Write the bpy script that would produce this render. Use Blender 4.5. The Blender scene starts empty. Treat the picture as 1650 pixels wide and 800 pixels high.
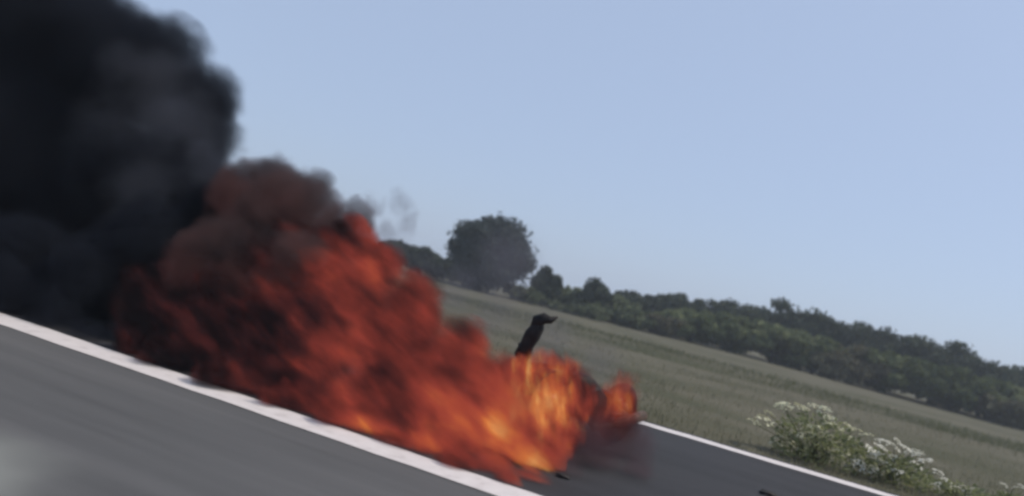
import bpy, bmesh, math, random
import numpy as np
from mathutils import Vector, Matrix

random.seed(7); rng = np.random.default_rng(11)
SC = bpy.context.scene
COL = SC.collection
R = math.radians

# ------------------------------------------------------------------ camera
H = 1.3                        # eye height of the passing motorist
FPX = 1200.0                   # focal length in pixels of the 1650 px wide frame
ROLL = math.atan(0.25); PITCH = math.atan(55 * math.cos(ROLL) / FPX)
fw = Vector((0, math.cos(PITCH), math.sin(PITCH))); rt = Vector((1, 0, 0)); up = rt.cross(fw)
rt2 = rt * math.cos(ROLL) + up * math.sin(ROLL); up2 = up * math.cos(ROLL) - rt * math.sin(ROLL)
cam = bpy.data.cameras.new('camera'); camo = bpy.data.objects.new('camera', cam); COL.objects.link(camo)
camo.matrix_world = Matrix(((rt2.x, up2.x, -fw.x, 0), (rt2.y, up2.y, -fw.y, 0), (rt2.z, up2.z, -fw.z, H), (0, 0, 0, 1)))
cam.sensor_width = 36; cam.lens = 36 * FPX / 1650; cam.clip_end = 5000; cam.clip_start = 0.05
cam.dof.use_dof = True; cam.dof.focus_distance = 6.6; cam.dof.aperture_fstop = 0.75
SC.camera = camo

# ------------------------------------------------------------------ sky and sun
SUN_EL, SUN_AZ = 52.0, 84.0           # azimuth clockwise from +Y: high on the right
W = bpy.data.worlds.new('World'); SC.world = W; W.use_nodes = True
wn = W.node_tree.nodes; wl = W.node_tree.links; wn.clear()
sky = wn.new('ShaderNodeTexSky'); sky.sky_type = 'NISHITA'; sky.sun_disc = False
sky.sun_elevation = R(SUN_EL); sky.sun_rotation = R(SUN_AZ)
sky.altitude = 0; sky.air_density = 1.0; sky.dust_density = 2.0; sky.ozone_density = 5.0
bg = wn.new('ShaderNodeBackground'); bg.inputs['Strength'].default_value = 0.12
veil = wn.new('ShaderNodeMix'); veil.data_type = 'RGBA'; veil.inputs[0].default_value = .66; veil.inputs[7].default_value = (4.25, 5.15, 6.9, 1)   # an even high haze over the whole sky
wo = wn.new('ShaderNodeOutputWorld')
wl.new(sky.outputs[0], veil.inputs[6]); wl.new(veil.outputs[2], bg.inputs['Color']); wl.new(bg.outputs[0], wo.inputs['Surface'])
sun = bpy.data.lights.new('sun', 'SUN'); sun.energy = 3.3; sun.angle = R(0.6); sun.color = (1, .90, .76)
suno = bpy.data.objects.new('sun', sun); COL.objects.link(suno)
sd = Vector((math.sin(R(SUN_AZ)) * math.cos(R(SUN_EL)), math.cos(R(SUN_AZ)) * math.cos(R(SUN_EL)), math.sin(R(SUN_EL))))
suno.rotation_euler = sd.to_track_quat('Z', 'Y').to_euler(); suno.location = (20, -15, 30)
SC.view_settings.view_transform = 'Standard'; SC.view_settings.look = 'None'
SC.view_settings.exposure = 0; SC.view_settings.gamma = 1; SC.view_settings.use_curve_mapping = False
cy = SC.cycles
cy.use_denoising = True; cy.denoiser = 'OPENIMAGEDENOISE'
cy.max_bounces = 6; cy.diffuse_bounces = 2; cy.glossy_bounces = 2; cy.volume_bounces = 1; cy.transparent_max_bounces = 8
cy.volume_max_steps = 256; cy.filter_width = 2.8
cy.use_adaptive_sampling = True; cy.adaptive_threshold = 0.02

# ------------------------------------------------------------------ helpers
def at(x, y, Y):
    "the point of the place at depth Y that a sight line through (x, y) of the 1650 px frame meets"
    v = rt2 * ((x - 825) / FPX) + up2 * ((400 - y) / FPX) + fw
    return Vector((0, 0, H)) + v * (Y / v.y)
UD = Vector((.9528, -.3035, 0)); VD = Vector((.3035, .9528, 0))      # along and across the road
def road(u, v, z=0): return UD * u + VD * v + Vector((0, 0, z))

def node_mat(name):
    m = bpy.data.materials.new(name); m.use_nodes = True
    nt = m.node_tree; nt.nodes.clear()
    return m, nt, nt.nodes, nt.links
class NB:
    "tiny node builder"
    def __init__(s, nt): s.n = nt.nodes; s.l = nt.links
    def put(s, sock, v):
        if isinstance(v, bpy.types.NodeSocket): s.l.new(v, sock)
        else: sock.default_value = v
    def m(s, op, a, b=0.0, c=None, clamp=False):
        n = s.n.new('ShaderNodeMath'); n.operation = op; n.use_clamp = clamp
        s.put(n.inputs[0], a); s.put(n.inputs[1], b)
        if c is not None: s.put(n.inputs[2], c)
        return n.outputs[0]
    def v(s, op, a, b=(0, 0, 0)):
        n = s.n.new('ShaderNodeVectorMath'); n.operation = op
        s.put(n.inputs[0], a)
        if op == 'SCALE': s.put(n.inputs['Scale'], b)
        else: s.put(n.inputs[1], b)
        return n.outputs['Value'] if op in ('DOT_PRODUCT', 'DISTANCE', 'LENGTH') else n.outputs['Vector']
    def noise(s, vec, scale, detail=2.0, rough=.5, color=False):
        n = s.n.new('ShaderNodeTexNoise'); s.put(n.inputs['Vector'], vec)
        n.inputs['Scale'].default_value = scale; n.inputs['Detail'].default_value = detail; n.inputs['Roughness'].default_value = rough
        return n.outputs['Color' if color else 'Fac']
    def ramp(s, f, stops):
        n = s.n.new('ShaderNodeValToRGB'); s.put(n.inputs[0], f)
        e = n.color_ramp.elements
        while len(e) < len(stops): e.new(.5)
        for k, (p, c) in zip(e, stops): k.position = p; k.color = (*c, 1)
        return n.outputs[0]
    def smooth(s, x, a, b):
        n = s.n.new('ShaderNodeMapRange'); n.interpolation_type = 'SMOOTHSTEP'
        s.put(n.inputs[0], x); n.inputs[1].default_value = a; n.inputs[2].default_value = b
        return n.outputs[0]
    def obj(s): return s.n.new('ShaderNodeTexCoord').outputs['Object']
    def combine(s, a, b, c):
        n = s.n.new('ShaderNodeCombineXYZ'); s.put(n.inputs[0], a); s.put(n.inputs[1], b); s.put(n.inputs[2], c); return n.outputs[0]

def surf(name, stops, scale=3.0, detail=5.0, rough=.9, bump=0.0, bscale=60.0, spec=.3, rnd=0.0, metal=0.0, trans=0.0, bdist=.02):
    "diffuse procedural surface: noise through a ramp of base colours, fine bump"
    m, nt, n, l = node_mat(name); b = NB(nt); p = b.obj()
    f = b.noise(p, scale, detail, .6)
    if rnd:
        oi = n.new('ShaderNodeObjectInfo'); f = b.m('ADD', f, b.m('MULTIPLY', b.m('SUBTRACT', oi.outputs['Random'], .5), rnd))
    c = b.ramp(f, stops)
    s = n.new('ShaderNodeBsdfPrincipled'); l.new(c, s.inputs['Base Color']); s.inputs['Roughness'].default_value = rough
    s.inputs['Specular IOR Level'].default_value = spec; s.inputs['Metallic'].default_value = metal
    if bump:
        bn = n.new('ShaderNodeBump'); bn.inputs['Strength'].default_value = bump; bn.inputs['Distance'].default_value = bdist
        l.new(b.noise(p, bscale, 4, .65), bn.inputs['Height']); l.new(bn.outputs[0], s.inputs['Normal'])
    o = n.new('ShaderNodeOutputMaterial')
    if trans:
        t = n.new('ShaderNodeBsdfTranslucent'); l.new(c, t.inputs['Color'])
        mx = n.new('ShaderNodeMixShader'); mx.inputs[0].default_value = trans
        l.new(s.outputs[0], mx.inputs[1]); l.new(t.outputs[0], mx.inputs[2]); l.new(mx.outputs[0], o.inputs['Surface'])
    else: l.new(s.outputs[0], o.inputs['Surface'])
    return m

def link(name, mesh, mat=None, parent=None, loc=None, label=None, cat=None, group=None, kind=None):
    o = bpy.data.objects.new(name, mesh); COL.objects.link(o)
    if mat: mesh.materials.append(mat)
    if parent: o.parent = parent
    if loc is not None: o.location = loc
    for k, v in (('label', label), ('category', cat), ('group', group), ('kind', kind)):
        if v: o[k] = v
    return o
def pydata(name, v, f, smooth=False):
    me = bpy.data.meshes.new(name); me.from_pydata(v, [], f); me.update()
    if smooth: me.polygons.foreach_set('use_smooth', [True] * len(me.polygons))
    return me
def quads_mesh(name, P):
    "P: (n,4,3) array of quads -> one mesh"
    n = len(P); me = bpy.data.meshes.new(name)
    me.vertices.add(4 * n); me.vertices.foreach_set('co', P.reshape(-1))
    me.loops.add(4 * n); me.loops.foreach_set('vertex_index', np.arange(4 * n, dtype=np.int32))
    me.polygons.add(n); me.polygons.foreach_set('loop_start', np.arange(0, 4 * n, 4, dtype=np.int32))
    me.update(calc_edges=True); return me
def tube(bm, pts, rads, seg=7, cap=True):
    rings = []
    pts = [Vector(p) for p in pts]
    for i, p in enumerate(pts):
        t = (pts[min(i + 1, len(pts) - 1)] - pts[max(i - 1, 0)]).normalized()
        a = t.cross(Vector((0, 0, 1)) if abs(t.z) < .9 else Vector((1, 0, 0))).normalized(); c = t.cross(a)
        rings.append([bm.verts.new(p + (a * math.cos(k * 2 * math.pi / seg) + c * math.sin(k * 2 * math.pi / seg)) * rads[i]) for k in range(seg)])
    for i in range(len(rings) - 1):
        for k in range(seg): bm.faces.new((rings[i][k], rings[i][(k + 1) % seg], rings[i + 1][(k + 1) % seg], rings[i + 1][k]))
    if cap: bm.faces.new(rings[0][::-1]); bm.faces.new(rings[-1])
def bmesh_to(name, bm, smooth=True):
    bmesh.ops.recalc_face_normals(bm, faces=bm.faces[:])
    me = bpy.data.meshes.new(name); bm.to_mesh(me); bm.free()
    if smooth: me.polygons.foreach_set('use_smooth', [True] * len(me.polygons))
    return me
def empty(name, loc, label, cat, group=None, rotz=0):
    o = bpy.data.objects.new(name, None); COL.objects.link(o); o.location = loc; o.rotation_euler = (0, 0, rotz)
    o['label'] = label; o['category'] = cat
    if group: o['group'] = group
    return o

# ------------------------------------------------------------------ ground
def terrain(x, y):
    v = .3035 * x + .9528 * y
    h = np.clip((v - 9.6) / 3, 0, 1) * (.05 * np.sin(x * .31 + y * .17) + .04 * np.sin(x * .13 - y * .41 + 1.3))
    h = h + np.clip((v - 40) / 60, 0, 1) * .5 * np.sin(x * .05 + 1)
    return h - .03
def ground():
    us = np.concatenate([np.array([-900, -300, -120]), np.arange(-60, 80.1, 1.25), np.array([140, 320, 900])])
    vs = np.concatenate([np.array([-900, -300, -120, -30, -8, 0, 8.6]), np.arange(9.45, 75, 1.0), np.array([85, 110, 160, 300, 900])])
    U, V = np.meshgrid(us, vs); X = U * UD.x + V * VD.x; Y = U * UD.y + V * VD.y; Z = terrain(X, Y)
    v = np.stack([X, Y, Z], -1).reshape(-1, 3).tolist(); nu = len(us)
    f = [(j * nu + i, j * nu + i + 1, (j + 1) * nu + i + 1, (j + 1) * nu + i) for j in range(len(vs) - 1) for i in range(nu - 1)]
    m, nt, n, l = node_mat('dry_field'); b = NB(nt); p = b.obj()
    a = b.noise(p, .22, 6, .62)
    pv = b.combine(b.m('MULTIPLY', b.v('DOT_PRODUCT', p, tuple(UD)), .08), b.m('MULTIPLY', b.v('DOT_PRODUCT', p, tuple(VD)), .30), 0.0)
    s_ = b.noise(pv, 1.0, 4, .6)
    f_ = b.m('ADD', b.m('MULTIPLY', a, .5), b.m('MULTIPLY', s_, .5))
    c = b.ramp(f_, [(.34, (.060, .064, .036)), (.46, (.084, .082, .054)), (.55, (.108, .101, .072)), (.68, (.132, .121, .088))])
    fine = b.noise(p, 14, 5, .7)
    mx = n.new('ShaderNodeMix'); mx.data_type = 'RGBA'; mx.blend_type = 'OVERLAY'; mx.inputs[0].default_value = .35
    l.new(c, mx.inputs[6]); l.new(fine, mx.inputs[7])
    s = n.new('ShaderNodeBsdfPrincipled'); l.new(mx.outputs[2], s.inputs['Base Color']); s.inputs['Roughness'].default_value = .95; s.inputs['Specular IOR Level'].default_value = .1
    bn = n.new('ShaderNodeBump'); bn.inputs['Strength'].default_value = .6; bn.inputs['Distance'].default_value = .05
    l.new(fine, bn.inputs['Height']); l.new(bn.outputs[0], s.inputs['Normal'])
    o = n.new('ShaderNodeOutputMaterial'); l.new(s.outputs[0], o.inputs['Surface'])
    link('ground', pydata('ground', v, f, True), m, kind='structure', label='dry grey green field running back from the road')
ground()

def asphalt(name, c0, c1, c2, pale=None):
    m, nt, n, l = node_mat(name); b = NB(nt); p = b.obj()
    pv = b.combine(b.m('MULTIPLY', b.v('DOT_PRODUCT', p, tuple(UD)), .35), b.v('DOT_PRODUCT', p, tuple(VD)), 0.0)
    a = b.noise(pv, .55, 4, .55); g = b.noise(p, 90, 3, .7)
    sp = b.noise(b.combine(b.m('MULTIPLY', b.v('DOT_PRODUCT', p, tuple(UD)), .06), b.v('DOT_PRODUCT', p, tuple(VD)), 0.0), 3.2, 6, .68)
    f_ = b.m('ADD', b.m('ADD', b.m('MULTIPLY', a, .40), b.m('MULTIPLY', sp, .47)), b.m('MULTIPLY', g, .13))
    c = b.ramp(f_, [(.34, c0), (.5, c1), (.66, c2)])
    if pale:
        # a paler patch with a shape of its own
        w = b.v('ADD', p, b.v('SCALE', b.noise(p, .8, 3, .5, True), .9))
        d = b.v('DISTANCE', w, tuple(Vector(pale[0]) + Vector((.45, .45, .45))))
        mx = n.new('ShaderNodeMix'); mx.data_type = 'RGBA'; l.new(b.m('MULTIPLY', b.smooth(d, pale[1], pale[1] * .25), .85), mx.inputs[0]); l.new(c, mx.inputs[6])
        mx.inputs[7].default_value = (*pale[2], 1); c = mx.outputs[2]
    s = n.new('ShaderNodeBsdfPrincipled'); l.new(c, s.inputs['Base Color']); s.inputs['Roughness'].default_value = .8; s.inputs['Specular IOR Level'].default_value = .25
    bn = n.new('ShaderNodeBump'); bn.inputs['Strength'].default_value = .5; bn.inputs['Distance'].default_value = .006
    l.new(b.noise(p, 130, 3, .7), bn.inputs['Height']); l.new(bn.outputs[0], s.inputs['Normal'])
    o = n.new('ShaderNodeOutputMaterial'); l.new(s.outputs[0], o.inputs['Surface']); return m
VN0, VN1, VF0, VF1 = 4.50, 4.82, 9.32, 9.62
def strip(name, v0, v1, z, mat, u0=-400, u1=300, wob=0.0, step=4.0, label=None):
    us = np.concatenate([[u0, -120, -50], np.arange(-24, 24.01, step), [50, 120, u1]]); v = []; f = []
    for u in us:
        j = (lambda: rng.normal(0, wob)) if wob else (lambda: 0)
        v += [road(u, v0 + j(), z), road(u, v1 + j(), z)]
    f = [(2 * i, 2 * i + 2, 2 * i + 3, 2 * i + 1) for i in range(len(us) - 1)]
    return link(name, pydata(name, v, f), mat, kind='structure', label=label)
strip('road', 4.65, 9.78, 0.0, asphalt('dark_asphalt', (.018, .018, .020), (.026, .026, .029), (.038, .037, .040)), wob=.015, step=.5, label='dark asphalt lane between the two white lines')
strip('road_lane', -3.2, 4.65, 0.0, asphalt('worn_grey_asphalt', (.066, .067, .069), (.092, .092, .094), (.122, .120, .121),
      pale=(road(-3.1, 2.15), 1.0, (.26, .27, .25))), wob=0, label='lighter worn grey lane in front of the near white line')
paint = surf('road_paint', [(.28, (.46, .42, .41)), (.42, (.56, .52, .51)), (.7, (.61, .57, .56))], scale=9, detail=8, rough=.7, bump=.3, bscale=90, bdist=.004)
strip('edge_line', VN0, VN1, .006, paint, wob=.006, step=.25, label='broad white painted line in front of the fire')
strip('edge_line', VF0, VF1, .006, paint, wob=.008, step=.25, label='white painted line along the field edge of the road')

# ------------------------------------------------------------------ grass (nobody could count it)
def blades(name, N, vr, ur, hmin, hmax, wid, mat, label, power=1.6, keep=None):
    v = vr[0] + (vr[1] - vr[0]) * rng.random(N) ** power; u = ur[0] + (ur[1] - ur[0]) * rng.random(N)
    u = u * (1 + (v - vr[0]) * .02)
    x = u * UD.x + v * VD.x; y = u * UD.y + v * VD.y
    patch = np.sin(x * .9 + 1.7 * np.sin(y * .5)) * np.sin(y * 1.1 + np.sin(x * .7)) * .5 + .5
    ok = rng.random(N) < (.35 + .65 * patch); x, y, v = x[ok], y[ok], v[ok]; N = len(x)
    z = terrain(x, y) - .01; h = (hmin + (hmax - hmin) * rng.random(N) ** 2) * (.6 + .6 * patch[ok])
    a = rng.random(N) * 6.283; w = wid * (1 + (v - vr[0]) * .06)
    lean = .5 * h * rng.random(N); la = rng.random(N) * 6.283
    P = np.zeros((N, 4, 3)); dx, dy = np.cos(a) * w, np.sin(a) * w
    lx, ly = np.cos(la) * lean, np.sin(la) * lean
    for k, (s, hh, ww, ll) in enumerate(((-1, 0, 1, 0), (1, 0, 1, 0), (1, 1, .25, 1), (-1, 1, .25, 1))):
        P[:, k, 0] = x + s * dx * ww + ll * lx; P[:, k, 1] = y + s * dy * ww + ll * ly; P[:, k, 2] = z + hh * h
    link(name, quads_mesh(name, P), mat, kind='stuff', label=label)
dry = surf('dry_grass_blade', [(.3, (.14, .14, .085)), (.5, (.18, .172, .115)), (.7, (.22, .205, .145))], scale=.3, detail=5, rough=.9, spec=.1, trans=.45)
grn = surf('green_grass_blade', [(.3, (.10, .112, .058)), (.5, (.125, .132, .076)), (.7, (.15, .154, .094))], scale=.3, detail=5, rough=.9, spec=.1, trans=.45)
blades('dry_grass', 90000, (9.62, 34), (-26, 22), .03, .13, .006, dry, 'short dry grass covering the field beside the road')
blades('green_grass', 22000, (27, 36), (-22, 26), .06, .24, .012, grn, 'darker green strip of taller grass across the field', power=1.0)
blades('verge_grass', 7000, (9.6, 11.0), (-6, 9), .05, .2, .005, dry, 'pale dry weedy grass along the road edge', power=1.5)

# ------------------------------------------------------------------ trees and bushes
bark = surf('bark', [(.35, (.04, .033, .026)), (.6, (.085, .07, .055))], scale=8, rough=.95, bump=.5, bscale=20)
leaf_dark = surf('leaf_dark', [(.28, (.030, .040, .028)), (.5, (.052, .066, .044)), (.72, (.084, .100, .062))], scale=.9, detail=5, rough=.8, spec=.15, rnd=.18, trans=.22)
leaf_green = surf('leaf_green', [(.28, (.076, .094, .040)), (.5, (.125, .148, .066)), (.72, (.185, .205, .10))], scale=.8, detail=5, rough=.8, spec=.15, rnd=.5, trans=.25)
leaf_brown = surf('leaf_olive', [(.28, (.080, .074, .044)), (.5, (.13, .12, .072)), (.72, (.18, .17, .10))], scale=.8, detail=5, rough=.85, spec=.15, rnd=.2, trans=.2)
leaf_pale = surf('leaf_pale', [(.28, (.10, .12, .062)), (.5, (.15, .172, .092)), (.72, (.20, .22, .125))], scale=.8, detail=5, rough=.85, spec=.15, rnd=.2, trans=.25)
leaf_blue = surf('leaf_bluish', [(.28, (.034, .044, .042)), (.5, (.052, .066, .062)), (.72, (.076, .092, .084))], scale=.9, detail=4, rough=.8, spec=.15, trans=.2)
def crown_mesh(name, rx, ry, h0, h1, nc, nl, leaf, seed):
    g = np.random.default_rng(seed); c = []
    cz = (h0 + h1) / 2; rz = (h1 - h0) / 2
    # clump centres through an uneven ellipsoid
    d = g.normal(size=(nc, 3)); d /= np.linalg.norm(d, axis=1)[:, None]
    rr = .30 + .58 * g.random(nc) ** .6; rr *= 1 + .14 * np.sin(d[:, 0] * 5 + seed) * np.cos(d[:, 2] * 4 + d[:, 1] * 3)
    cen = d * rr[:, None] * [rx, ry, rz] + [0, 0, cz]
    cr = (.24 + .2 * g.random(nc)) * min(rx, rz)
    n = nc * nl; ci = np.repeat(np.arange(nc), nl)
    q = g.normal(size=(n, 3)); q /= np.linalg.norm(q, axis=1)[:, None]; q *= (g.random(n) ** .45)[:, None]
    pos = cen[ci] + q * cr[ci][:, None] * [1.15, 1.15, .8]
    a = g.normal(size=(n, 3)); a /= np.linalg.norm(a, axis=1)[:, None]
    b = np.cross(a, g.normal(size=(n, 3))); b /= np.linalg.norm(b, axis=1)[:, None]
    s = leaf * (.6 + .8 * g.random(n))[:, None]
    pos[:, 2] = np.maximum(pos[:, 2], .05)
    P = np.stack([pos - a * s, pos + b * s * .55, pos + a * s, pos - b * s * .55], 1)
    return quads_mesh(name, P)
def trunk_mesh(name, h0, h1, rx, r, seed):
    g = random.Random(seed); bm = bmesh.new()
    hb = max(h0 * 1.1, .25 * h1); k = g.uniform(-.2, .2)
    tube(bm, [(0, 0, -.3), (k * .3, .05, hb * .5), (k, .1, hb), (k * 1.2, .05, h1 * .72)], [r * 1.3, r, r * .8, r * .25], 8)
    for i in range(6):
        a = i * 1.05 + g.uniform(-.3, .3); z0 = hb * g.uniform(.7, 1.1); L = rx * g.uniform(.5, .75)
        tube(bm, [(k, .1, z0), (k + math.cos(a) * L * .5, .1 + math.sin(a) * L * .5, z0 + (h1 - z0) * .3), (k + math.cos(a) * L, .1 + math.sin(a) * L, z0 + (h1 - z0) * g.uniform(.45, .7))], [r * .5, r * .32, r * .1], 5)
    return bmesh_to(name, bm)
def plant_tree(name, x, y, rx, h0, h1, mat, label, cat, group=None, nc=70, nl=100, leaf=.18, r=.14, seed=1, ry=None):
    t = empty(name, (x, y, float(terrain(np.float64(x), np.float64(y)))), label, cat, group)
    link('trunk', trunk_mesh('trunk', h0, h1, rx, r, seed), bark, t)
    link('crown', crown_mesh('crown', rx, ry or rx, h0, h1, nc, nl, leaf, seed), mat, t)
    return t
def tree_at(name, px, ptop, wpx, Y, mat, label, cat, group=None, h0=.3, seed=1, **k):
    p = at(px, ptop, Y); rx = wpx / 2 * Y / FPX
    # crowns reach a little past their nominal ellipsoid
    return plant_tree(name, p.x, p.y, rx * .96, h0, p.z, mat, label, cat, group, seed=seed, **k)
tree_at('round_tree', 800, 354, 134, 56, leaf_blue, 'large round dark tree standing clear above the hedge line behind the fire', 'tree', h0=.0, seed=3, nc=260, nl=120, leaf=.16, r=.24)
tree_at('bush', 885, 436, 56, 60, leaf_dark, 'dark bush leaning against the right side of the large round tree', 'bush', h0=.1, seed=5)
tree_at('bush', 965, 456, 52, 60, leaf_dark, 'small round dark bush standing alone on the skyline beside the round tree', 'bush', h0=.1, seed=6)
G1 = 'dark trees on the skyline behind the hedge'; L1 = 'dark tree in the far row on the skyline behind the green bushes'
sk = [(1040, 474, 70, 66), (1098, 476, 52, 64), (1145, 487, 60, 66), (1205, 483, 74, 64), (1262, 488, 60, 63), (1305, 497, 62, 62), (1345, 512, 84, 62), (1400, 526, 90, 62),
      (1455, 537, 90, 61), (1500, 546, 70, 60), (1545, 560, 74, 60), (1585, 566, 60, 59), (1630, 584, 90, 58), (1690, 592, 100, 58), (1760, 615, 110, 58)]
for i, (px, pt, w, Y) in enumerate(sk): tree_at('hedge_tree', px, pt, w * 1.5, Y, leaf_dark, L1, 'tree', G1, h0=.2, seed=20 + i, nc=64, nl=100, leaf=.19)
G2 = 'green bushes along the edge of the field'; L2 = 'green leafy bush in the row along the field edge'
fr = [(1000, 492, 90, 60), (1125, 500, 100, 58), (1185, 508, 110, 57), (1255, 525, 110, 56), (1320, 545, 110, 55), (1440, 566, 120, 54), (1510, 582, 110, 53), (1590, 606, 120, 52), (1660, 628, 120, 51), (1735, 650, 130, 50)]
for i, (px, pt, w, Y) in enumerate(fr): tree_at('hedge_bush', px, pt, w * 1.45, Y, leaf_green, L2, 'bush', G2, h0=.0, seed=50 + i, nc=64, nl=100, leaf=.19)
G3 = 'olive brown bushes among the green hedge'; L3 = 'olive brown bush among the green bushes of the field edge'
for i, (px, pt, w, Y) in enumerate([(1075, 512, 80, 56.5), (1380, 560, 110, 53.5), (1350, 570, 70, 52.5), (1625, 640, 70, 49.5)]): tree_at('olive_bush', px, pt, w * 1.15, Y, leaf_brown, L3, 'bush', G3, h0=.0, seed=80 + i, nc=60, nl=90, leaf=.19)
G5 = 'low pale green scrub beside the round tree'; L5 = 'low pale green scrub bush at the foot of the dark skyline bushes'
for i, (px, pt, w, Y) in enumerate([(845, 462, 60, 57), (912, 462, 66, 62), (938, 470, 60, 61), (1000, 482, 60, 62), (905, 488, 60, 57), (960, 495, 66, 56.5), (1030, 502, 60, 57)]): tree_at('scrub_bush', px, pt, w * 1.3, Y, leaf_pale, L5, 'bush', G5, h0=.0, seed=140 + i, nc=44, nl=80, leaf=.17)
G4 = 'bushes on the skyline behind the flames'; L4 = 'low dark bush in the skyline row running behind the flames'
for i, (px, pt, w, Y) in enumerate([(640, 388, 60, 62), (685, 402, 60, 62), (722, 418, 60, 61), (585, 380, 80, 62), (515, 360, 84, 63), (440, 345, 84, 63), (365, 322, 84, 64), (285, 305, 90, 64), (200, 282, 90, 65)]): tree_at('skyline_bush', px, pt, w * 1.2, Y, leaf_dark, L4, 'bush', G4, h0=.0, seed=100 + i, nc=50, nl=90, leaf=.19)

# ------------------------------------------------------------------ flowering roadside plants
stem_m = surf('plant_stem', [(.3, (.06, .08, .03)), (.7, (.13, .14, .06))], scale=6, rough=.8, trans=.15)
pleaf_m = surf('plant_leaf', [(.3, (.11, .13, .055)), (.5, (.19, .21, .095)), (.7, (.30, .315, .17))], scale=5, detail=4, rough=.8, trans=.45)
cream = surf('cream_petal', [(.3, (.50, .50, .33)), (.7, (.74, .72, .54))], scale=20, rough=.8, trans=.25)
white = surf('white_petal', [(.3, (.58, .57, .47)), (.7, (.82, .80, .72))], scale=20, rough=.8, trans=.25)
def umbel_mesh(seed, flat):
    g = np.random.default_rng(seed); n = 46
    a = g.random(n) * 6.283; r = np.sqrt(g.random(n)); x = r * np.cos(a); y = r * np.sin(a); z = flat * (1 - r ** 2) + g.normal(0, .06, n)
    ta = g.random(n) * 6.283; s = .11 + .08 * g.random(n); tl = g.normal(0, .35, (n, 2))
    P = np.zeros((n, 4, 3))
    for k in range(4):
        ca, sa = np.cos(ta + k * 1.571) * s, np.sin(ta + k * 1.571) * s
        P[:, k] = np.stack([x + ca, y + sa, z + ca * tl[:, 0] + sa * tl[:, 1]], 1)
    me = quads_mesh('flower_head', P); return me
UM = {c: [umbel_mesh(s, f) for s, f in ((1, .35), (2, .5), (3, .2))] for c in ('cream', 'white')}
for c, m in (('cream', cream), ('white', white)):
    for me in UM[c]: me.materials.append(m)
def flower_plant(base, heads, nleaf, rad, hgt, colour, label, group, seed, hs):
    g = random.Random(seed); t = empty('flowering_plant', base, label, 'plant', group)
    heads = heads + [(x + g.uniform(-.13, .13), y + g.uniform(-.15, .15), max(.08, z - g.uniform(0, .16))) for (x, y, z) in heads]
    bm = bmesh.new()
    for (hx, hy, hz) in heads:
        b0 = Vector((g.uniform(-.1, .1), g.uniform(-.1, .1), -.03)); top = Vector((hx, hy, hz)); mid = b0.lerp(top, .5) + Vector((g.uniform(-.05, .05), g.uniform(-.05, .05), .06))
        tube(bm, [b0, mid, top], [.008, .006, .004], 5)
    link('stem', bmesh_to('stem', bm), stem_m, t)
    n = nleaf; gg = np.random.default_rng(seed)
    a = gg.random(n) * 6.283; r = rad * np.sqrt(gg.random(n)); z = hgt * gg.random(n) ** 1.1 * (1 - .35 * (r / rad) ** 2)
    pos = np.stack([r * np.cos(a), r * np.sin(a), z], 1)
    d = np.stack([np.cos(a) + gg.normal(0, .7, n), np.sin(a) + gg.normal(0, .7, n), gg.normal(.35, .5, n)], 1); d /= np.linalg.norm(d, axis=1)[:, None]
    sd_ = np.cross(d, gg.normal(size=(n, 3))); sd_ /= np.linalg.norm(sd_, axis=1)[:, None]
    L = (.035 + .06 * gg.random(n))[:, None]; Wd = L * .26
    link('foliage', quads_mesh('foliage', np.stack([pos, pos + d * L * .5 + sd_ * Wd, pos + d * L, pos + d * L * .5 - sd_ * Wd], 1)), pleaf_m, t)
    for k, h in enumerate(heads):
        o = link('flower_head', UM[colour][k % 3], None, t, h); s = hs * g.uniform(.75, 1.3)
        o.scale = (s, s, s * .8); o.rotation_euler = (g.uniform(-.5, .5), g.uniform(-.5, .5), g.uniform(0, 6))
def heads_px(base, pts, Y, g):
    out = []
    for (x, y) in pts:
        p = at(x, y, Y + g.uniform(-.25, .25)) - base; out.append((p.x, p.y, max(p.z, .1)))
    return out
gq = random.Random(5)
bA = at(1310, 745, 9.85); bA.z = -.03
flower_plant(bA, heads_px(bA, [(1240, 668), (1262, 655), (1290, 656), (1312, 655), (1328, 662), (1275, 682), (1305, 690), (1345, 690), (1368, 688), (1258, 705), (1285, 720), (1330, 705), (1378, 693), (1232, 680), (1352, 715)], 9.8, gq),
             1300, .52, .62, 'cream', 'tall bushy roadside weed with flat cream flower heads beside the white line', None, 3, .10)
bB = at(1425, 785, 9.75); bB.z = -.03
flower_plant(bB, heads_px(bB, [(1422, 712), (1445, 712), (1405, 726), (1382, 748), (1390, 762), (1400, 772), (1412, 735), (1480, 735), (1492, 743), (1475, 728), (1440, 738), (1458, 722), (1372, 735), (1398, 778)], 9.7, gq),
             900, .48, .40, 'white', 'lower leafy roadside weed with bright white flower heads', None, 4, .08)
bC = at(1545, 812, 9.75); bC.z = -.03
flower_plant(bC, heads_px(bC, [(1510, 780), (1525, 776), (1540, 785), (1552, 784), (1560, 792), (1488, 765), (1575, 790)], 9.7, gq),
             500, .45, .2, 'white', 'small low weed with scattered white flowers at the end of the weed clump', None, 6, .06)
bD = at(1640, 800, 10.6); bD.z = -.03
flower_plant(bD, heads_px(bD, [(1636, 786), (1645, 783), (1655, 788), (1620, 800)], 10.6, gq), 300, .25, .14, 'white', 'tiny lone weed with white flowers out in the dry grass', None, 8, .055)

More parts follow.
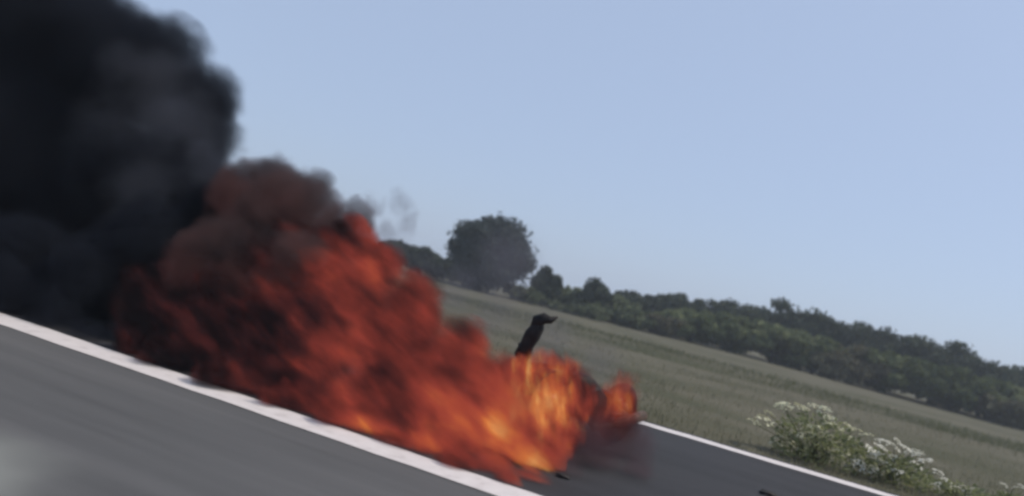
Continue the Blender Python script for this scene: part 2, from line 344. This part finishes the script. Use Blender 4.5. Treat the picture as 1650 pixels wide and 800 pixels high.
# ------------------------------------------------------------------ the burning wreck
char = surf('charred_metal', [(.3, (.006, .006, .007)), (.55, (.014, .012, .012)), (.75, (.05, .03, .022))], scale=9, detail=6, rough=.75, bump=.5, bscale=40, bdist=.004)
rubber = surf('burnt_rubber', [(.3, (.006, .006, .006)), (.7, (.02, .019, .018))], scale=12, rough=.9, bump=.6, bscale=50, bdist=.006)
rust = surf('scorched_steel', [(.3, (.03, .022, .02)), (.5, (.08, .05, .035)), (.75, (.16, .11, .08))], scale=12, detail=6, rough=.65, metal=.3, bump=.3, bscale=60, bdist=.003)
FWc = Vector((.60, 6.45, 0)); RWc = Vector((1.42, 7.45, 0))
ax = (RWc - FWc).normalized(); ang = math.atan2(ax.y, ax.x); WB = (RWc - FWc).length
wreck = empty('motorcycle_wreck', FWc, 'charred black motorcycle wreck with handlebar sticking up out of the flames', 'motorcycle', rotz=ang)
# local frame: x from front axle to rear axle, y across, z up
def torus(bm, c, Rm, rm, tilt=0, seg=30, sub=10, sq=1.0):
    rings = []
    for i in range(seg):
        a = i * 2 * math.pi / seg; ring = []
        for k in range(sub):
            b_ = k * 2 * math.pi / sub; rr = Rm + rm * math.cos(b_); yy = rm * sq * math.sin(b_)
            x, y, z = rr * math.cos(a), yy, rr * math.sin(a)
            x, y = x * math.cos(tilt) - y * math.sin(tilt), x * math.sin(tilt) + y * math.cos(tilt)
            ring.append(bm.verts.new((c[0] + x, c[1] + y, c[2] + z)))
        rings.append(ring)
    for i in range(seg):
        for k in range(sub): bm.faces.new((rings[i][k], rings[(i + 1) % seg][k], rings[(i + 1) % seg][(k + 1) % sub], rings[i][(k + 1) % sub]))
def wheel(x, tilt, Rw=.31, wt=.055):
    bm = bmesh.new(); torus(bm, (x, 0, Rw), Rw - wt, wt, tilt); w = link('wheel', bmesh_to('tyre', bm), rubber, wreck)
    bm = bmesh.new(); torus(bm, (x, 0, Rw), Rw - wt * 1.9, .018, tilt, sub=6); 
    ct, st = math.cos(tilt), math.sin(tilt)
    for k in range(6):
        a = k * math.pi / 3 + .2; r_ = Rw - wt * 2
        tube(bm, [(x, 0, Rw), (x + math.cos(a) * r_ * ct, math.cos(a) * r_ * st, Rw + math.sin(a) * r_)], [.018, .012], 6)
    tube(bm, [(x - .07 * -st, -.07 * ct, Rw), (x + .07 * -st, .07 * ct, Rw)], [.045, .045], 12)
    link('rim', bmesh_to('rim', bm), rust, w)
    bm = bmesh.new(); torus(bm, (x + .05 * st, -.05 * ct, Rw), .10, .012, tilt, sub=4, sq=.4); link('brake_disc', bmesh_to('brake_disc', bm), rust, w)
wheel(0, R(-14)); wheel(WB, 0, .30, .07)
bm = bmesh.new()
for s in (-1, 1): tube(bm, [(0, .085 * s, .31), (.14, .085 * s, .58), (.19, .085 * s, .68)], [.026, .022, .022], 8)
tube(bm, [(.17, -.11, .64), (.17, .11, .64)], [.022, .022], 8); link('front_fork', bmesh_to('front_fork', bm), char, wreck)
bm = bmesh.new()
tube(bm, [(.19, 0, .68), (.40, 0, .56), (.85, 0, .50), (1.1, 0, .48), (1.3, 0, .46)], [.028, .03, .028, .022, .018], 8)
for s in (-1, 1):
    tube(bm, [(.21, .04 * s, .64), (.42, .12 * s, .45), (.62, .12 * s, .24), (.88, .12 * s, .30), (.95, .1 * s, .48)], [.022] * 5, 8)
    tube(bm, [(.88, .11 * s, .32), (WB, .12 * s, .30)], [.026, .022], 8)
    tube(bm, [(.92, .1 * s, .48), (1.25, .11 * s, .36)], [.02, .02], 8)
link('frame', bmesh_to('frame', bm), char, wreck)
def blob(sections, seg=14):
    "lofted body: sections of (x, half width, z bottom, z top)"
    bm = bmesh.new(); rings = []
    for (x, w, z0, z1) in sections:
        rings.append([bm.verts.new((x, w * math.copysign(abs(math.cos(a)) ** .7, math.cos(a)), (z0 + z1) / 2 + (z1 - z0) / 2 * math.copysign(abs(math.sin(a)) ** .7, math.sin(a)))) for a in [k * 2 * math.pi / seg for k in range(seg)]])
    for i in range(len(rings) - 1):
        for k in range(seg): bm.faces.new((rings[i][k], rings[i][(k + 1) % seg], rings[i + 1][(k + 1) % seg], rings[i + 1][k]))
    bm.faces.new(rings[0]); bm.faces.new(rings[-1][::-1]); return bm
link('fuel_tank', bmesh_to('fuel_tank', blob([(.30, .05, .52, .62), (.36, .10, .46, .64), (.5, .13, .44, .66), (.65, .11, .43, .60), (.78, .07, .44, .54)])), char, wreck)
link('engine', bmesh_to('engine', blob([(.40, .09, .30, .46), (.46, .16, .24, .58), (.60, .18, .22, .60), (.76, .17, .24, .52), (.86, .1, .28, .44)], 10), False), char, wreck)
bm = bmesh.new(); tube(bm, [(.42, -.16, .32), (.55, -.20, .2), (.9, -.21, .24), (1.0, -.21, .26), (1.4, -.22, .34)], [.024, .026, .03, .055, .05], 10); link('exhaust', bmesh_to('exhaust', bm), rust, wreck)
bm = bmesh.new()
vsf = [[bm.verts.new((math.cos(R(15 + i * 16)) * .35, y, .31 + math.sin(R(15 + i * 16)) * .35)) for y in (-.07, -.03, .03, .07)] for i in range(10)]
for i in range(9):
    for k in range(3): bm.faces.new((vsf[i][k], vsf[i][k + 1], vsf[i + 1][k + 1], vsf[i + 1][k]))
fe = link('mudguard', bmesh_to('mudguard', bm), char, wreck); sm = fe.modifiers.new('thick', 'SOLIDIFY'); sm.thickness = .006
# handlebar, turned and bent upward by the fall; its raised end with lever and mirror is the black shape above the flames
bm = bmesh.new()
inv = (Matrix.Translation(FWc) @ Matrix.Rotation(ang, 4, 'Z')).inverted()
L = lambda x, y, Y: tuple(inv @ at(x, y, Y))
stem = (.18, 0, .68)
tube(bm, [stem, L(842, 592, 6.55), L(842, 572, 6.5), L(849, 556, 6.48), L(858, 540, 6.45), L(868, 526, 6.42), L(873, 518, 6.42)], [.03, .055, .075, .062, .072, .055, .02], 10)
hb = link('handlebar', bmesh_to('handlebar', bm), char, wreck)
bm = bmesh.new(); tube(bm, [L(856, 532, 6.45), L(866, 518, 6.42), L(878, 513, 6.4), L(888, 516, 6.4), L(899, 511, 6.4)], [.02, .058, .05, .032, .008], 10); link('mirror', bmesh_to('mirror', bm), char, hb)
bm = bmesh.new(); tube(bm, [L(848, 566, 6.5), L(837, 556, 6.45), L(834, 572, 6.45), L(838, 584, 6.5)], [.016, .022, .018, .01], 7); link('lever', bmesh_to('lever', bm), char, hb)
bm = bmesh.new(); tube(bm, [(.02, 0, .56), (.06, 0, .58), (.16, 0, .62)], [.09, .085, .05], 14); hl = link('headlight', bmesh_to('headlight', bm), char, wreck)

# charred fragments lying on the lane
def fragment(px, py, s, label, seed):
    d = (at(px, py, 6) - Vector((0, 0, H))); p = Vector((0, 0, H)) + d * (H / -d.z)
    bm = bmesh.new(); bmesh.ops.create_icosphere(bm, subdivisions=2, radius=1); g = random.Random(seed)
    for v in bm.verts: v.co = Vector((v.co.x * s * 1.6, v.co.y * s * .9, max(v.co.z, -.6) * s * .5)) * (1 + g.uniform(-.3, .3))
    link('charred_fragment', bmesh_to('charred_fragment', bm, False), char, None, (p.x, p.y, s * .3), label=label, cat='debris')
fragment(1235, 798, .05, 'small charred lump lying alone on the dark lane beside the far white line', 1)
fragment(906, 770, .035, 'tiny burnt scrap on the lane under the wreck flames', 2)

# ------------------------------------------------------------------ fire and smoke: real volumes of burning gas and soot
def hull(name, lumps, origin, voxel, grow):
    bm = bmesh.new()
    for c, r in lumps:
        mt = Matrix.Translation(c - origin); bmesh.ops.create_icosphere(bm, subdivisions=3, radius=r * grow, matrix=mt)
    me = bpy.data.meshes.new(name + '_tmp'); bm.to_mesh(me); bm.free()
    o = bpy.data.objects.new(name + '_tmp', me); COL.objects.link(o)
    md = o.modifiers.new('r', 'REMESH'); md.mode = 'VOXEL'; md.voxel_size = voxel
    dg = bpy.context.evaluated_depsgraph_get(); ev = o.evaluated_get(dg)
    out = bpy.data.meshes.new_from_object(ev); out.name = name
    bpy.data.objects.remove(o); bpy.data.meshes.remove(me)
    # the gas stops at the road
    co = np.empty(len(out.vertices) * 3); out.vertices.foreach_get('co', co); co = co.reshape(-1, 3)
    co[:, 2] = np.maximum(co[:, 2], .012 - origin.z); out.vertices.foreach_set('co', co.reshape(-1)); out.update()
    return out
def lump_field(b, p, lumps, origin, warp, wscale, flow=None):
    "p warped by turbulence, then the nearest lump: 1 at its heart, 0 at its skin"
    q = p
    if warp:
        s = p
        if flow:
            s = b.combine(b.m('MULTIPLY', b.v('DOT_PRODUCT', p, flow[0]), flow[3]), b.v('DOT_PRODUCT', p, flow[1]), b.v('DOT_PRODUCT', p, flow[2]))
        nz = b.noise(s, wscale, 4, .6, True)
        q = b.v('ADD', p, b.v('SCALE', b.v('SUBTRACT', nz, (.5, .5, .5)), warp))
    f = None
    for c, r in lumps:
        d = b.m('MULTIPLY_ADD', b.v('DISTANCE', q, tuple(c - origin)), -1 / r, 1.0)
        f = d if f is None else b.m('MAXIMUM', f, d)
    return f, q
def px_lumps(L): return [(at(x, y, Y), r * Y / FPX) for (x, y, Y, r) in L]

def smoke(name, L, label, colour, dens, warp, wscale, edge, voxel, grow, step, cat='smoke', gap=0.0, glow=None):
    lumps = px_lumps(L); origin = Vector((lumps[0][0].x, lumps[0][0].y, 0))
    m, nt, n, l = node_mat(name); b = NB(nt); p = b.obj()
    f, q = lump_field(b, p, lumps, origin, warp, wscale)
    d = b.smooth(f, edge[0], edge[1])
    if gap: d = b.m('MULTIPLY', d, b.smooth(b.noise(q, wscale * .8, 3, .55), gap - .12, gap + .16))
    pv = n.new('ShaderNodeVolumePrincipled'); pv.inputs['Color'].default_value = (*colour, 1); l.new(b.m('MULTIPLY', d, dens), pv.inputs['Density'])
    pv.inputs['Absorption Color'].default_value = (0, 0, 0, 1); pv.inputs['Anisotropy'].default_value = .1
    if glow:   # firelight on the smoke, painted in as dull red emission
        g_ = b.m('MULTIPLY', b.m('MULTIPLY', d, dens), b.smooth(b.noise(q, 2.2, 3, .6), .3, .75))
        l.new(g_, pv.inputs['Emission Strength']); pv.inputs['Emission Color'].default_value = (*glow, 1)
    o = n.new('ShaderNodeOutputMaterial'); l.new(pv.outputs[0], o.inputs['Volume'])
    m.cycles.volume_step_rate = step
    return link(name, hull(name, lumps, origin, voxel, grow), m, None, origin, label=label, cat=cat)
def fire(name, L, label, dens, warp, wscale, edge, voxel, grow, step, hot, reach, gain, lean, bias=0.0, group=None):
    lumps = px_lumps(L); origin = Vector((lumps[0][0].x, lumps[0][0].y, 0))
    fl = Vector(lean).normalized(); f2 = fl.cross(Vector((0, 0, 1))).normalized(); f3 = fl.cross(f2); flow = (tuple(fl), tuple(f2), tuple(f3), .38)
    m, nt, n, l = node_mat(name); b = NB(nt); p = b.obj()
    f, q = lump_field(b, p, lumps, origin, warp, wscale, flow)
    d = b.smooth(f, edge[0], edge[1])
    s = b.combine(b.m('MULTIPLY', b.v('DOT_PRODUCT', p, flow[0]), .4), b.v('DOT_PRODUCT', p, flow[1]), b.v('DOT_PRODUCT', p, flow[2]))
    t = b.noise(s, wscale * 1.25, 4, .62)
    heat = None
    for hp, hr, hv in hot:
        h = b.m('MULTIPLY_ADD', b.v('DISTANCE', q, tuple(hp - origin)), -hv / hr, hv, True); heat = h if heat is None else b.m('MAXIMUM', heat, h)
    t = b.m('ADD', b.m('ADD', b.m('MULTIPLY', b.m('SUBTRACT', t, .5), gain), heat), bias)
    c = b.ramp(t, [(0, (.004, .003, .004)), (.16, (.030, .010, .011)), (.32, (.105, .020, .016)), (.50, (.27, .042, .030)), (.68, (.44, .078, .036)), (.84, (.74, .22, .050)), (1, (1.0, .62, .20))])
    dd = b.m('MULTIPLY', d, dens)
    em = n.new('ShaderNodeEmission'); l.new(c, em.inputs['Color']); l.new(dd, em.inputs['Strength'])
    ab = n.new('ShaderNodeVolumeAbsorption'); ab.inputs['Color'].default_value = (0, 0, 0, 1); l.new(dd, ab.inputs['Density'])
    ad = n.new('ShaderNodeAddShader'); l.new(em.outputs[0], ad.inputs[0]); l.new(ab.outputs[0], ad.inputs[1])
    o = n.new('ShaderNodeOutputMaterial'); l.new(ad.outputs[0], o.inputs['Volume'])
    m.cycles.volume_step_rate = step
    return link(name, hull(name, lumps, origin, voxel, grow), m, None, origin, label=label, cat='fire', group=group)

smoke('smoke_plume', [(200, 300, 8.4, 130), (306, 187, 8.6, 100), (256, 105, 8.6, 92), (185, 110, 8.6, 122), (60, 110, 8.9, 180), (80, 290, 8.6, 180), (290, 290, 8.2, 98), (330, 345, 7.8, 75), (30, 415, 7.0, 100),
       (20, 480, 6.5, 66), (95, 510, 6.35, 58), (170, 540, 6.3, 52), (140, 450, 6.9, 80), (240, 410, 7.3, 95), (-110, 200, 9, 240), (-120, 380, 7.6, 150), (-20, -130, 9.6, 230), (-260, 60, 10, 280), (-180, -330, 11, 330)],
      'thick black smoke plume rolling up and away from the burning motorcycle', (.026, .030, .043), 7.0, .95, 1.15, (.0, .46), .16, 1.10, .22)
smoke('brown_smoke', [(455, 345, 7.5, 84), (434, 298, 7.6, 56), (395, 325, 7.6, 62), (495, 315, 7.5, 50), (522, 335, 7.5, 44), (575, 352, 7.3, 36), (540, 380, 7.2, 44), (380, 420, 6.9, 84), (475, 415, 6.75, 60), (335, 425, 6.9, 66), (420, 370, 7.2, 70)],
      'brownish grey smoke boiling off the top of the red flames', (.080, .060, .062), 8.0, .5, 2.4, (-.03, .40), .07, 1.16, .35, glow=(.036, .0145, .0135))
smoke('grey_smoke', [(285, 205, 7.9, 84), (240, 130, 8.0, 80), (255, 300, 7.7, 90), (220, 380, 7.4, 66), (330, 270, 7.7, 60), (180, 220, 7.9, 80)],  # paler layer added to lighten the plume where it is out of shadow
      'greyer thin smoke added as the lit part of the black plume', (.150, .158, .195), 1.1, .8, 1.6, (.0, .8), .1, 1.12, .5)
WP = at(850, 720, 6.0)
fire('fire_trail', [(700, 640, 6.2, 100), (850, 735, 5.7, 60), (780, 690, 6.0, 84), (810, 640, 6.3, 72), (740, 575, 6.5, 66), (640, 560, 6.5, 98), (665, 490, 6.8, 58), (605, 440, 6.9, 58), (570, 400, 7.0, 48), (560, 520, 6.7, 88),
      (500, 570, 6.4, 82), (600, 640, 6.0, 68), (520, 470, 6.9, 84), (430, 540, 6.6, 92), (440, 430, 7.0, 90), (350, 510, 6.8, 92), (260, 500, 6.9, 84), (560, 375, 7.0, 36),
      (215, 560, 6.15, 50), (300, 592, 6.0, 56), (395, 626, 5.85, 58), (490, 660, 5.7, 60), (590, 698, 5.55, 60), (690, 732, 5.4, 60), (780, 765, 5.3, 54), (850, 785, 5.3, 42),
      (240, 582, 5.85, 40), (345, 618, 5.65, 40), (440, 652, 5.52, 40), (540, 686, 5.38, 40), (640, 722, 5.25, 40), (735, 756, 5.12, 38), (815, 784, 5.05, 34),
      (640, 690, 5.6, 56), (730, 718, 5.45, 54), (545, 655, 5.7, 54), (450, 625, 5.85, 54), (535, 395, 7.0, 46), (740, 640, 5.9, 80), (300, 500, 7.4, 80), (400, 500, 7.2, 90)],
     'wide trail of red and orange flames blown along the lane beside the white line', 11.0, .50, 3.4, (-.03, .58), .08, 1.12, .25,
     [(WP, 3.0, .57), (at(570, 535, 6.2), .5, .62), (at(860, 765, 5.5), 1.5, .72), (at(600, 420, 6.7), 1.1, .52), (at(610, 695, 5.4), .45, .66), (at(700, 730, 5.4), .8, .66), (at(790, 690, 5.7), 1.0, .76)], 0, 1.6, (-.85, .2, .45))
fire('flame', [(870, 650, 6.25, 66), (850, 605, 6.3, 42), (905, 604, 6.4, 38), (880, 590, 6.35, 30), (890, 705, 6.1, 50), (830, 690, 6.1, 50), (930, 645, 6.55, 40), (825, 600, 6.4, 30)],
     'bright yellow orange flames wrapped round the front of the motorcycle wreck', 7.0, .34, 7.0, (.03, .42), .04, 1.2, .22,
     [(at(868, 650, 6.2), .95, .90)], 0, 2.3, (-.3, .1, .9), group=None)
fire('flame', [(1000, 645, 7.0, 36), (1006, 615, 7.0, 26), (975, 665, 6.9, 32), (1012, 670, 7.0, 22)],
     'small separate orange flame burning over the rear wheel of the wreck', 5.0, .26, 7.0, (.03, .6), .03, 1.22, .25,
     [(at(1000, 645, 6.9), .5, .84)], 0, 1.6, (-.2, .1, .95))
fire('dull_flame', [(950, 650, 6.7, 42), (965, 690, 6.6, 40), (1010, 690, 6.8, 32), (930, 610, 6.8, 32), (910, 690, 6.4, 40)],
     'dull dark red flames and soot between the bright flames of the wreck', 3.6, .25, 5.0, (.0, .6), .04, 1.15, .4,
     [(at(940, 650, 6.6), .9, .36)], 0, .7, (-.3, .1, .9))
smoke('low_smoke', [(960, 735, 6.2, 66), (1012, 715, 6.9, 56), (1025, 765, 6.2, 48), (945, 690, 6.6, 50), (900, 765, 5.7, 44)],
      'thin dark purplish smoke hanging over the lane beneath the wreck', (.14, .085, .10), 2.8, .35, 3.0, (.0, .7), .07, 1.1, .5)
smoke('drifting_smoke', [(800, 500, 8.8, 70), (880, 545, 8.6, 80), (960, 585, 8.4, 62), (740, 460, 8.8, 60), (820, 420, 9.2, 80), (680, 430, 7.6, 50), (725, 485, 7.4, 48), (770, 530, 7.2, 40), (640, 390, 7.6, 40)],
      'thin grey smoke drifting behind the wreck in front of the round tree', (.24, .23, .28), .55, .5, 2.0, (.0, .9), .1, 1.1, .8)
smoke('smoke_wisp', [(600, 335, 7.6, 26), (640, 330, 7.6, 28), (658, 360, 7.6, 24), (625, 375, 7.5, 26)],
      'small grey curl of smoke loose above the red flames', (.25, .25, .29), 2.2, .45, 4.0, (.05, .6), .04, 1.35, .4)

# ------------------------------------------------------------------ the air between
hz, nt, n, l = node_mat('air')
pv = n.new('ShaderNodeVolumePrincipled'); pv.inputs['Color'].default_value = (.82, .90, 1, 1); pv.inputs['Density'].default_value = .0013; pv.inputs['Anisotropy'].default_value = .2
o = n.new('ShaderNodeOutputMaterial'); l.new(pv.outputs[0], o.inputs['Volume'])
X = 1000.0; vb = [(x, y, z) for z in (-2.0, 12.5) for x, y in ((-X, -X), (X, -X), (X, X), (-X, X))]
link('haze', pydata('haze', vb, [(3, 2, 1, 0), (4, 5, 6, 7), (0, 1, 5, 4), (1, 2, 6, 5), (2, 3, 7, 6), (3, 0, 4, 7)]), hz, kind='stuff', label='thin pale summer haze over the whole field')
